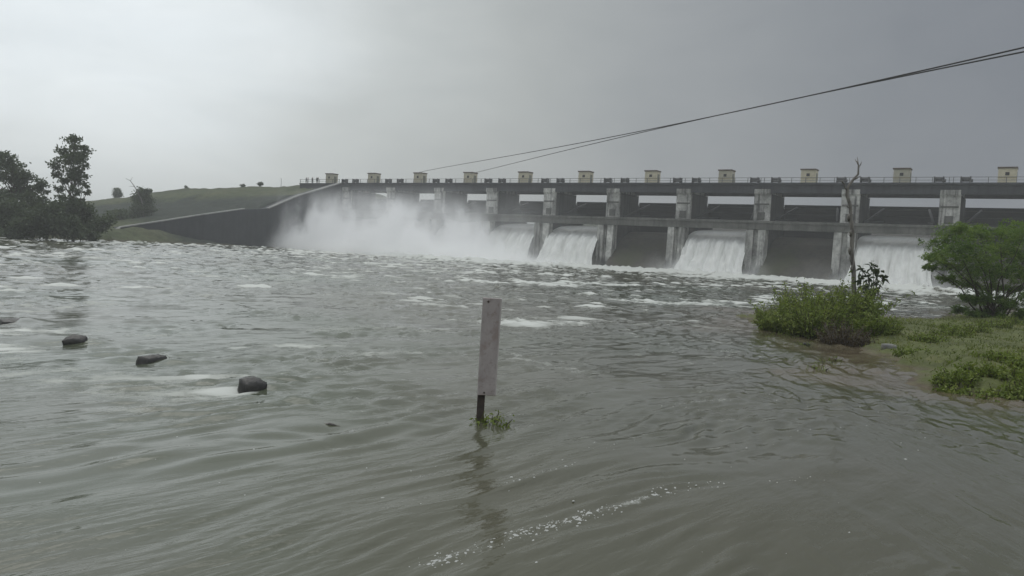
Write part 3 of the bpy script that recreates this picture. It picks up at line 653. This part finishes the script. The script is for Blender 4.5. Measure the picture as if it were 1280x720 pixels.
# broad leaved sapling
SY = 30.5; sb = V(aty(1082, 405, SY)[0], SY, 0); sb[2] = bz(sb[0], sb[1])-.05
sp = empty('sapling', sb, 0, 'dark broad leaved sapling standing beside the bare dead tree', 'sapling'); mb = MB(); parts = []
for tip in ((1078, 338), (1090, 332), (1098, 336), (1104, 347), (1086, 346), (1075, 350), (1096, 352), (1083, 358), (1092, 362)):
    e = aty(*tip, SY+RNG.uniform(-.35, .35))-sb; pts = bent((0, 0, 0), e, 4, .04, .02); mb.tube(pts, np.linspace(.025, .008, 5), 5)
    k = 13; d = rdir(k, .1); parts.append(leaf_quads(np.tile(e, (k, 1))+RNG.normal(size=(k, 3))*.05, d, .26, .13, RNG.uniform(0, 1, k), .25))
    k = 6; t = RNG.uniform(.55, .95, k)[:, None]; parts.append(leaf_quads(e*t, rdir(k, .1), .22, .11, RNG.uniform(0, .8, k), .25))
mb.build('stems', M_BARK, sp, smooth=True); foliage('leaves', parts, L_BROAD, sp)
# thorn tree: flat layered crown on several thin leaning stems
TY = 40.; tb = V(aty(1244, 405, TY)[0], TY, 0); tb[2] = bz(tb[0], tb[1])-.1
th = empty('thorn_tree', tb, 0, 'wide green thorn tree with feathery layered crown and thin leaning stems', 'tree'); mb = MB(); parts = []
TL = [(1180, 300, 17), (1200, 288, 16), (1176, 318, 15), (1200, 312, 20), (1224, 292, 20), (1228, 318, 22), (1252, 288, 22), (1256, 312, 24), (1280, 292, 24), (1284, 318, 24), (1310, 300, 24), (1320, 325, 24), (1194, 332, 14), (1222, 338, 17), (1250, 338, 18), (1278, 344, 18), (1300, 345, 18), (1340, 310, 22),
      (1188, 348, 9), (1212, 356, 11), (1240, 360, 10), (1266, 362, 11), (1208, 372, 7), (1224, 376, 8), (1262, 380, 8), (1290, 370, 12), (1165, 322, 7), (1163, 334, 5), (1200, 386, 7), (1218, 392, 8), (1238, 388, 9), (1252, 396, 8), (1276, 392, 9), (1232, 372, 9), (1250, 374, 9)]
feet = [V(-.15, 0, 0), V(.12, .2, 0), V(.35, -.1, 0), V(-.4, .25, 0)]
for i, (x, y, r) in enumerate(TL):
    c_ = aty(x, y, TY+RNG.uniform(-2.0, 1.6))-tb; R_ = r/FPX*TY; ft = feet[i % 4]
    midp = ft+(c_-ft)*.45+V(0, 0, .25)+RNG.normal(size=3)*.12
    mb.tube([ft, ft+(midp-ft)*.5+RNG.normal(size=3)*.06, midp, midp+(c_-midp)*.6+RNG.normal(size=3)*.08, c_], [.045, .036, .028, .017, .008], 5)
    # feathery sprays: twigs that reach outwards and droop, set with leaflets
    nt_ = int(12+54*R_); d = rdir(nt_, .15); d[:, 2] *= .35; tone = RNG.uniform(-.2, .3)
    for q in range(nt_):
        o_ = c_+RNG.normal(size=3)*R_*V(.58, .58, .30); ln = R_*RNG.uniform(.5, 1.15); k = 46
        t = RNG.random(k); P = o_+d[q]*ln*t[:, None]+V(0, 0, -.25*ln)*(t**2)[:, None]+RNG.normal(size=(k, 3))*.045
        dd = d[q]+RNG.normal(size=(k, 3))*.7; dd /= np.linalg.norm(dd, axis=1)[:, None]
        parts.append(leaf_quads(P, dd, .11, .036, tone+RNG.uniform(.1, .65)+RNG.uniform(-.1, .35, k), .1))
        if q % 3 == 0: mb.tube([o_, o_+d[q]*ln+V(0, 0, -.25*ln)], [.009, .004], 3, False)
mb.build('trunk', M_BARK, th, smooth=True); foliage('crown', parts, L_ACA, th)
# leafy weeds along the near edge of the bank
WD = [(1196, 470, .42, .30, 46), (1225, 478, .45, .34, 56), (1258, 480, .5, .36, 64), (1292, 482, .5, .36, 60), (1210, 455, .4, .22, 34), (1245, 460, .5, .25, 40), (1275, 462, .5, .25, 40),
      (1140, 436, .45, .26, 40), (1162, 428, .55, .34, 50), (1190, 422, .55, .4, 50), (1215, 415, .6, .45, 54), (1245, 408, .7, .5, 60), (1180, 412, .5, .3, 40), (1270, 405, .7, .45, 60)]
WD[4:4] = [(1186+15*k, 472+7*math.sin(k*1.9)+.12*15*k*.35, .30, RNG.uniform(.2, .36), 34) for k in range(8)]
NE = 12
for i, (x, y, rx, h, n) in enumerate(WD):
    lb = 'low leafy weeds at the water edge of the grassy bank' if i < NE else 'low weeds on the flat top of the grassy bank' if i < NE+3 else 'weeds growing at the foot of the wide thorn tree'
    stem_bush('weed_clump', lb, bpt(x, y), (rx, rx*.8), h, n, L_WEED, .085, .038, 22, 'weeds', 'weeds on the grassy bank', .5, .4)
# flooded sprigs standing in the shallows off the spit
for i, (x, y) in enumerate(((1003, 432), (985, 424), (1030, 456), (1042, 452), (1022, 462), (975, 420), (965, 423))):
    p = onz(x, y); stem_bush('flooded_sprig', 'thin sprig poking out of the muddy shallows off the spit', (p[0], p[1], -.05), (.16, .1), .28 if i != 0 else .2, 9, L_WEED, .08, .022, 12, 'weeds', 'sprigs in the shallows', .4, .6)
# grass on the bank
ng = 60000; gx_ = RNG.uniform(8, 32, ng); gy_ = RNG.uniform(14.5, 44, ng); hh = bank_h(gx_, gy_); dn = fbm(gx_, gy_, 6)
k = (hh > .07+.04*RNG.normal(size=ng)) & (RNG.random(ng) < .45+.5*sstep(-.6, 1, dn)); P = np.c_[gx_, gy_, hh-.02][k]; n = len(P)
vs, fs, va = leaf_quads(P, rdir(n, 2.2), .16, .022, np.clip(.45+.25*dn[k]+RNG.normal(size=n)*.2, 0, 1), .3)
tag(obj('grass', np_mesh('grass', vs, fs, False, {'var': va}), L_GRASS), 'short olive grass covering the low bank', 'grass', kind='stuff')

# ------------------------------------------------------------------ marker post, guard stones, debris
def rock_mesh(name, w, d, h, seed, cuts=3):
    bm = bmesh.new(); bmesh.ops.create_cube(bm, size=1.); bmesh.ops.subdivide_edges(bm, edges=bm.edges[:], cuts=cuts, use_grid_fill=True)
    for v_ in bm.verts:
        c_ = v_.co; q = max(abs(c_.x), abs(c_.y), abs(c_.z)); rr_ = c_.length
        c_ *= 1+.42*(.56/rr_-1)
        a = .5*math.sin(4.1*c_.x+1.3*c_.z+seed)+.4*math.sin(5.3*c_.y+2*c_.x+1.7*seed)+.35*math.sin(6.1*c_.z+3*c_.x-2*c_.y+.6*seed)
        j_ = math.sin(17.3*c_.x+11.1*c_.y+23.7*c_.z+9*seed)*math.sin(13.9*c_.y-9.7*c_.x+5*c_.z+seed)
        c_ *= 1+.10*a+.05*j_
        c_.x *= w; c_.y *= d; c_.z *= h
    for f_ in bm.faces: f_.smooth = True
    me = bpy.data.meshes.new(name); bm.to_mesh(me); bm.free(); return me
SLB = ['dark wet block standing highest out of the flood beside the marker post', 'dark guard stone with water spilling around it, second from the marker post',
       'low wet guard stone with a pale wake, third from the marker post', 'almost drowned guard stone in a white ripple, farthest from the marker post']
for i, ((px, py), (_, _, w_, h_)) in enumerate(zip(STONE_P, STONES)):
    r_ = empty('guard_stone', (px, py, -.5), math.radians(35), SLB[i], 'guard stone', 'guard stones of the drowned causeway')
    H_ = .5+h_; st = obj('stone', rock_mesh('stone', w_*(1, 1.1, .95, 1.)[i], (.34, .26, .3, .4)[i], H_*1.04, 1.2+i*3.1, 7), M_STONE, r_); st.location = (0, 0, H_*.5); st.rotation_euler = ((.05, -.12, .08, .1)[i], (.04, .10, -.07, 0)[i], (0, .5, -.3, .2)[i])
pp = V(*POST_P, 0.)
post = empty('marker_post', (pp[0], pp[1], -.6), math.radians(3), 'grey weathered flood marker board on a dark steel stake standing in the water', 'marker post')
m, nt, b = new_mat('board_paint'); co = N(nt, 'ShaderNodeTexCoord').outputs['Object']
f1 = noise(nt, mapping(nt, co, (3, 3, 1)), 2.2, 6, .65); f2 = noise(nt, co, 18, 6, .7)
c = ramp(nt, f1, [(.3, (.27, .24, .23)), (.7, (.40, .365, .35))])
c = mixc(nt, mth(nt, 'MULTIPLY', ramp(nt, f2, [(.52, (0, 0, 0)), (.68, (1, 1, 1))]), .6), c, (.15, .12, .10))
sepb = N(nt, 'ShaderNodeSeparateXYZ'); link(nt, co, sepb.inputs[0])
edge = mth(nt, 'MULTIPLY', mth(nt, 'SUBTRACT', mth(nt, 'MULTIPLY_ADD', f2, .05, mth(nt, 'ABSOLUTE', sepb.outputs[0])), .128), 60., clamp=True)
rst = ramp(nt, noise(nt, mapping(nt, co, (1, 1, 1)), 5., 5, .6), [(.52, (0, 0, 0)), (.64, (1, 1, 1))])
c = mixc(nt, mth(nt, 'MULTIPLY', rst, .35), c, (.16, .09, .065))
c = mixc(nt, edge, c, (.42, .40, .38))
link(nt, c, b.inputs['Base Color']); b.inputs['Roughness'].default_value = .75; bump(nt, b, f2, .4, .004)
b0 = aty(607, 493, pp[1])[2]; b1_ = aty(609, 372, pp[1])[2]
bd = MB().poly([(x, y, z) for z, x0, x1 in ((b0+.6, -.115, .122), (b0+1.0, -.118, .122), (b1_+.6, -.112, .132)) for x, y in ((x0, -.03), (x1, -.03), (x1, .03), (x0, .03))],
    [(0, 3, 2, 1), (8, 9, 10, 11)]+[(4*i+j, 4*i+(j+1) % 4, 4*i+4+(j+1) % 4, 4*i+4+j) for i in range(2) for j in range(4)])
bo = bd.build('board', m, post, (.06, -.05, 0), bevel=.006)
MB().tube([(.02, -.085, b1_+.555), (.02, -.075, b1_+.555)], .014, 10).build('bolt', M_STAKE, post); MB().tube([(.03, -.085, b0+.635), (.03, -.075, b0+.635)], .012, 10).build('bolt', M_STAKE, post)
# stake: a steel angle
MB().box(-.05, .045, -.02, .0, -.6, b1_+.5).box(-.05, -.03, -.0, .075, -.6, b1_+.5).build('stake', M_STAKE, post, (.0, .0, 0), bevel=.003)
stem_bush('trapped_weeds', 'green weeds caught against the foot of the marker post', (pp[0]+.15, pp[1]-.05, -.04), (.16, .12), .22, 46, L_WEED, .07, .022, 16, 'weeds', None, .9, .3)
p = onz(662, 508); pts = [onz(x, y)+V(0, 0, .02) for x, y in ((612, 524), (630, 520), (648, 514), (668, 506))]
for a, (x, y, ln) in enumerate(((412, 533, .12),)):
    q = onz(x, y); MB().tube([(q[0]-ln, q[1]+.05, .0), (q[0], q[1], .03), (q[0]+ln, q[1]+.02, .0)], [.012, .018, .008], 6).build('driftwood', M_DEAD, smooth=True)
tag(bpy.data.objects['driftwood'], 'small dark stick of driftwood floating on smooth grey water', 'driftwood')
# stones on the muddy spit
for i, (x, y, w_, mt, lb) in enumerate(((1110, 441, .36, 'pale', 'pale stone on the muddy tip between spit and grassy bank'), (1008, 431, .22, 'dark', 'dark stone in the muddy shallows off the spit'), (1143, 455, .2, 'dark', 'dark clod on the muddy edge below the grassy bank'))):
    q = onz(x, y); o = obj('stone', rock_mesh('stone', w_, w_*.8, w_*.5, 20+i), M_COPE if mt == 'pale' else M_STONE); o.location = (q[0], q[1], max(bz(q[0], q[1]), -.02)+w_*.1); o.rotation_euler[2] = i*1.3
    tag(o, lb, 'stone')
# floating foam: small froth flakes drifting in lines
m, nt, b = new_mat('froth'); b.inputs['Base Color'].default_value = (.40, .41, .385, 1); b.inputs['Roughness'].default_value = .7
bump(nt, b, noise(nt, N(nt, 'ShaderNodeNewGeometry').outputs['Position'], 90, 3), .6, .01)
def path_pts(path, n, spread):
    q = np.array([onz(*p_)[:2] for p_ in path]); t = RNG.uniform(0, len(q)-1.001, n); i = t.astype(int); a = (t-i)[:, None]
    return q[i]*(1-a)+q[i+1]*a+RNG.normal(size=(n, 2))*spread
FL = np.concatenate([path_pts([(530, 704), (575, 695), (630, 676), (690, 660), (750, 644), (830, 617), (900, 606)], 260, .06), path_pts([(640, 672), (700, 655), (760, 640), (840, 616)], 150, .03),
    path_pts([(960, 604), (1030, 598)], 12, .05), path_pts([(640, 608), (690, 592), (740, 570), (800, 545)], 34, .1), path_pts([(900, 585), (990, 540), (1060, 530)], 22, .25), path_pts([(1120, 570), (1180, 545)], 12, .25),
    path_pts([(300, 640), (420, 620), (560, 590)], 14, .4), path_pts([(600, 690), (900, 700), (1240, 690)], 10, .5), path_pts([(100, 640), (260, 560), (500, 500)], 24, .9), path_pts([(700, 520), (950, 500), (1150, 520)], 26, .6)])
tree_i = {}
vs = []; fs = []; o_ = 0; RX = X.ravel(); 
lr = np.log(np.hypot(FL[:, 0], FL[:, 1]+1.2)/2.2)/math.log(340/2.2)*(NR-1); la = (np.degrees(np.arctan2(FL[:, 0], FL[:, 1]+1.2))+66)/128*(NA-1)
zf = Z[np.clip(lr.round().astype(int), 0, NR-1), np.clip(la.round().astype(int), 0, NA-1)]
for (x, y), z in zip(FL, zf):
    r_ = (.004+.012*RNG.random()**2)*(1.7 if RNG.random() < .12 else 1); el = RNG.uniform(1, 2.0); a0 = RNG.uniform(-.3, .3)+.9
    k = 9; ring = [(r_*(1+.3*RNG.normal())*math.cos(2*math.pi*j/k)*el, r_*(1+.3*RNG.normal())*math.sin(2*math.pi*j/k)) for j in range(k)]
    ca, sa = math.cos(a0), math.sin(a0); ring = [(x+u*ca-w*sa, y+u*sa+w*ca) for u, w in ring]
    vs += [(u, w, z-.004) for u, w in ring]+[(x, y, z+r_*.45)]; fs += [(o_+j, o_+(j+1) % k, o_+k) for j in range(k)]; o_ += k+1
tag(obj('floating_foam', np_mesh('floating_foam', vs, fs, True), m), 'white froth flakes drifting in thin lines on the water', 'foam', kind='stuff')

# ------------------------------------------------------------------ overhead cables
def cable(label, far, near, zu, r):
    far = V(*far); near = V(*near, 0); u = np.array([a for a, _ in zu]); c_ = np.polyfit(u, [b_ for _, b_ in zu], 3)
    q = np.linspace(0, 1.04, 48); Q = np.array([[*(far+(near-far)*t)[:2], np.polyval(c_, t)] for t in q])
    tag(MB().tube(Q, r, 5).build('overhead_cable', M_WIRE, smooth=True), label, 'cable', 'overhead cables'); return Q
QA = cable('thin overhead cable that hangs from the third hoist cabin counted from the embankment', dw(-45, 1, 19.9), (30, 30), [(0, 19.9), (.082, 19.41), (.419, 17.05), (.538, 16.19), (.625, 15.56), (.718, 15.2), (.791, 14.8), (.857, 14.55), (.924, 14.31)], .048)
QB = cable('thin overhead cable that hangs from the fourth hoist cabin counted from the embankment', dw(-30, 1, 19.7), (30.2, 29.8), [(0, 19.5), (.069, 18.93), (.24, 18.18), (.416, 17.6), (.538, 16.9), (.662, 16.15), (.755, 15.45), (.836, 15.0), (.914, 14.45)], .048)
pb = V(*QA[-1][:2], -.5); po = empty('utility_pole', pb, 0, 'wooden utility pole on the bank carrying the overhead cables', 'pole')
MB().tube([(0, 0, -.5), (0, 0, 15.2)], [.16, .11], 10).build('pole_shaft', M_BARK, po); MB().box(-.9, .9, -.06, .06, 14.55, 14.7).build('crossarm', M_BARK, po)
for s, Q in ((-45, QA), (-30, QB)):
    c_ = [o for o in bpy.data.objects if o.name.startswith('hoist_cabin') and np.linalg.norm(np.array(o.location)-dw(s, .6, ZD)) < .1][0]
    MB().tube([(0, -.4, 2.6), (0, -.4, Q[0][2]-ZD+.06)], .04, 6).build('cable_bracket', M_DARK, c_)

# ------------------------------------------------------------------ people and lamp on the crest
def person_mesh(seed):
    r = random.Random(seed); a = r.uniform(-.12, .12); el = r.choice([0, .18])
    v = [(0, 0, .92), (0, 0, 1.15), (0, .01, 1.38), (0, .0, 1.5), (0, -.01, 1.58), (0, -.02, 1.68),
         (.10, 0, .86), (.11, -.01+a, .48), (.11, .02+a, .08), (.11, -.12+a, .03), (-.10, 0, .86), (-.11, -.01-a, .48), (-.11, .02-a, .08), (-.11, -.12-a, .03),
         (.19, 0, 1.40), (.24, .02, 1.12), (.22, -.08-el, .90+el), (.21, -.1-el, .80+el*1.4), (-.19, 0, 1.40), (-.24, .02, 1.12), (-.22, -.07, .88), (-.21, -.09, .79)]
    e = [(0, 1), (1, 2), (2, 3), (3, 4), (4, 5), (0, 6), (6, 7), (7, 8), (8, 9), (0, 10), (10, 11), (11, 12), (12, 13), (2, 14), (14, 15), (15, 16), (16, 17), (2, 18), (18, 19), (19, 20), (20, 21)]
    rad = [.15, .14, .15, .06, .085, .085, .095, .065, .045, .04, .095, .065, .045, .04, .065, .048, .036, .04, .065, .048, .036, .04]
    me = bpy.data.meshes.new('person'); me.from_pydata(v, e, []); o = bpy.data.objects.new('tmp', me); COL.objects.link(o)
    md = o.modifiers.new('skin', 'SKIN')
    for i, sv in enumerate(me.skin_vertices[0].data): sv.radius = (rad[i], rad[i]*.85); sv.use_root = (i == 0)
    o.modifiers.new('sub', 'SUBSURF').levels = 1
    dg = bpy.context.evaluated_depsgraph_get(); me2 = bpy.data.meshes.new_from_object(o.evaluated_get(dg)); bpy.data.objects.remove(o); me2.name = 'person'; return me2
def cloth_mat(i, sh, tr):
    m, nt, b = new_mat('clothes'); z = N(nt, 'ShaderNodeSeparateXYZ'); link(nt, N(nt, 'ShaderNodeTexCoord').outputs['Object'], z.inputs[0])
    f = mth(nt, 'DIVIDE', z.outputs[2], 1.8); link(nt, ramp(nt, f, [(0, (.02, .02, .02)), (.04, tr), (.52, sh), (.80, (.20, .12, .08)), (.90, (.015, .013, .012))], 'CONSTANT'), b.inputs['Base Color']); b.inputs['Roughness'].default_value = .9; return m
PPL = [(-83.5, 1.6, (.05, .06, .09), (.03, .03, .04), 'navy shirt'), (-82.4, 2.0, (.12, .04, .04), (.03, .03, .035), 'dark red shirt'), (-81.6, 1.2, (.05, .05, .05), (.05, .045, .04), 'black shirt'), (-80.5, 2.1, (.30, .29, .27), (.03, .03, .04), 'pale shirt'),
       (-79.6, 1.5, (.05, .08, .06), (.04, .035, .03), 'dark green shirt'), (-78.6, 2.0, (.09, .07, .05), (.03, .03, .03), 'brown shirt')]
for i, (s, n, sh, tr, lb) in enumerate(PPL):
    o = obj('person', person_mesh(i), cloth_mat(i, sh, tr)); o.location = tuple(dw(s, n, ZD-.005)); o.rotation_euler[2] = TH+random.uniform(-.7, .7)
    tag(o, 'person in a %s at the crest railing by the embankment end' % lb, 'person', 'onlookers on the dam crest')
p, _ = ridge_pt(351, -1)
lp = empty('lamp_post', (p[0], p[1], p[2]), TH, 'thin bare lamp post on the embankment ridge by the dam end', 'lamp post')
MB().tube([(0, 0, -.3), (0, 0, 2.3)], [.07, .05], 8).build('shaft', M_DARK, lp); MB().box(-.12, .12, -.3, .06, 2.24, 2.34).build('lamp_head', M_DARK, lp)

# ------------------------------------------------------------------ spray and haze
def vol_obj(name, x0, x1, y0, y1, z0, z1, loc, rz):
    o = MB().box(x0, x1, y0, y1, z0, z1).build(name, None, loc=loc); o.rotation_euler[2] = rz; return o
m = bpy.data.materials.new('spray'); m.use_nodes = True; nt = m.node_tree; nt.nodes.clear()
out = N(nt, 'ShaderNodeOutputMaterial'); pv = N(nt, 'ShaderNodeVolumePrincipled'); link(nt, pv.outputs[0], out.inputs['Volume'])
pv.inputs['Color'].default_value = (.99, .995, .992, 1); pv.inputs['Anisotropy'].default_value = .0
co = N(nt, 'ShaderNodeTexCoord').outputs['Object']; sp_ = N(nt, 'ShaderNodeSeparateXYZ'); link(nt, co, sp_.inputs[0])
sx, sy, sz = sp_.outputs
def gauss(v, c, w):
    q = mth(nt, 'DIVIDE', mth(nt, 'SUBTRACT', v, c), w); return mth(nt, 'EXPONENT', mth(nt, 'MULTIPLY', mth(nt, 'MULTIPLY', q, q), -1.))
def sms(v, a, b_):
    n = N(nt, 'ShaderNodeMapRange', interpolation_type='SMOOTHSTEP'); link(nt, v, n.inputs[0]); n.inputs[1].default_value = a; n.inputs[2].default_value = b_; return n.outputs[0]
# thick spray over the five bays by the embankment, thin over the single open bays
along = mth(nt, 'ADD', mth(nt, 'MULTIPLY', sms(sx, -90, -74), sms(sx, 2, -28)), mth(nt, 'MULTIPLY', sms(sx, 12, -6), .14))
for c_ in (30, 60): along = mth(nt, 'ADD', along, mth(nt, 'MULTIPLY', gauss(sx, c_, 7.), .6))
h0 = mth(nt, 'MULTIPLY_ADD', mth(nt, 'MULTIPLY', sms(sx, -88, -62), sms(sx, 5, -35)), 2.2, 1.3)      # scale height
pl = noise(nt, mapping(nt, co, (1, .6, .4)), .22, 4, .62, .5)
fall = mth(nt, 'EXPONENT', mth(nt, 'MULTIPLY', mth(nt, 'POWER', mth(nt, 'DIVIDE', mth(nt, 'MAXIMUM', sz, 0.), mth(nt, 'MULTIPLY', h0, mth(nt, 'MULTIPLY_ADD', sms(pl, .36, .72), 1.9, .35))), 1.5), -1.))
lim = mth(nt, 'ADD', mth(nt, 'MULTIPLY_ADD', mth(nt, 'MULTIPLY', sms(sx, -72, -12), sms(sx, 14, 2)), 12., 16.), mth(nt, 'MULTIPLY', sms(sx, 14, 2), 12.))      # how far the spray drifts downstream
fore = mth(nt, 'MULTIPLY', sms(mth(nt, 'DIVIDE', mth(nt, 'ADD', sy, lim), 12.), 0., 1.), sms(sy, 2, -4))
edge = sms(sz, 15.5, 9.)
den = mth(nt, 'MULTIPLY', mth(nt, 'MULTIPLY', along, fall), mth(nt, 'MULTIPLY', fore, edge))
veil = mth(nt, 'MULTIPLY', mth(nt, 'MULTIPLY', mth(nt, 'MULTIPLY', sms(sx, -90, -60), sms(sx, 8, -30)), mth(nt, 'MULTIPLY', fore, edge)), sms(pl, .3, .7))
den = mth(nt, 'ADD', mth(nt, 'MULTIPLY', den, 1.1), mth(nt, 'MULTIPLY', veil, .035))
link(nt, den, pv.inputs['Density'])
sv = vol_obj('spray_mist', -90, 72, -42, 2.5, .05, 15.6, dw(0, 0), TH); sv.data.materials.append(m)
tag(sv, 'pale spray drifting up from the open spillway bays', 'spray', kind='stuff')
m = bpy.data.materials.new('haze'); m.use_nodes = True; nt = m.node_tree; nt.nodes.clear()
out = N(nt, 'ShaderNodeOutputMaterial'); pv = N(nt, 'ShaderNodeVolumePrincipled'); link(nt, pv.outputs[0], out.inputs['Volume'])
pv.inputs['Color'].default_value = (.96, .975, .98, 1); pv.inputs['Density'].default_value = .0008; pv.inputs['Anisotropy'].default_value = .15
hz = vol_obj('haze', -960, 960, -360, 960, -3.4, 26, (0, 0, 0), 0); hz.data.materials.append(m)
tag(hz, 'thin even grey rain haze over the whole valley', 'haze', kind='stuff')
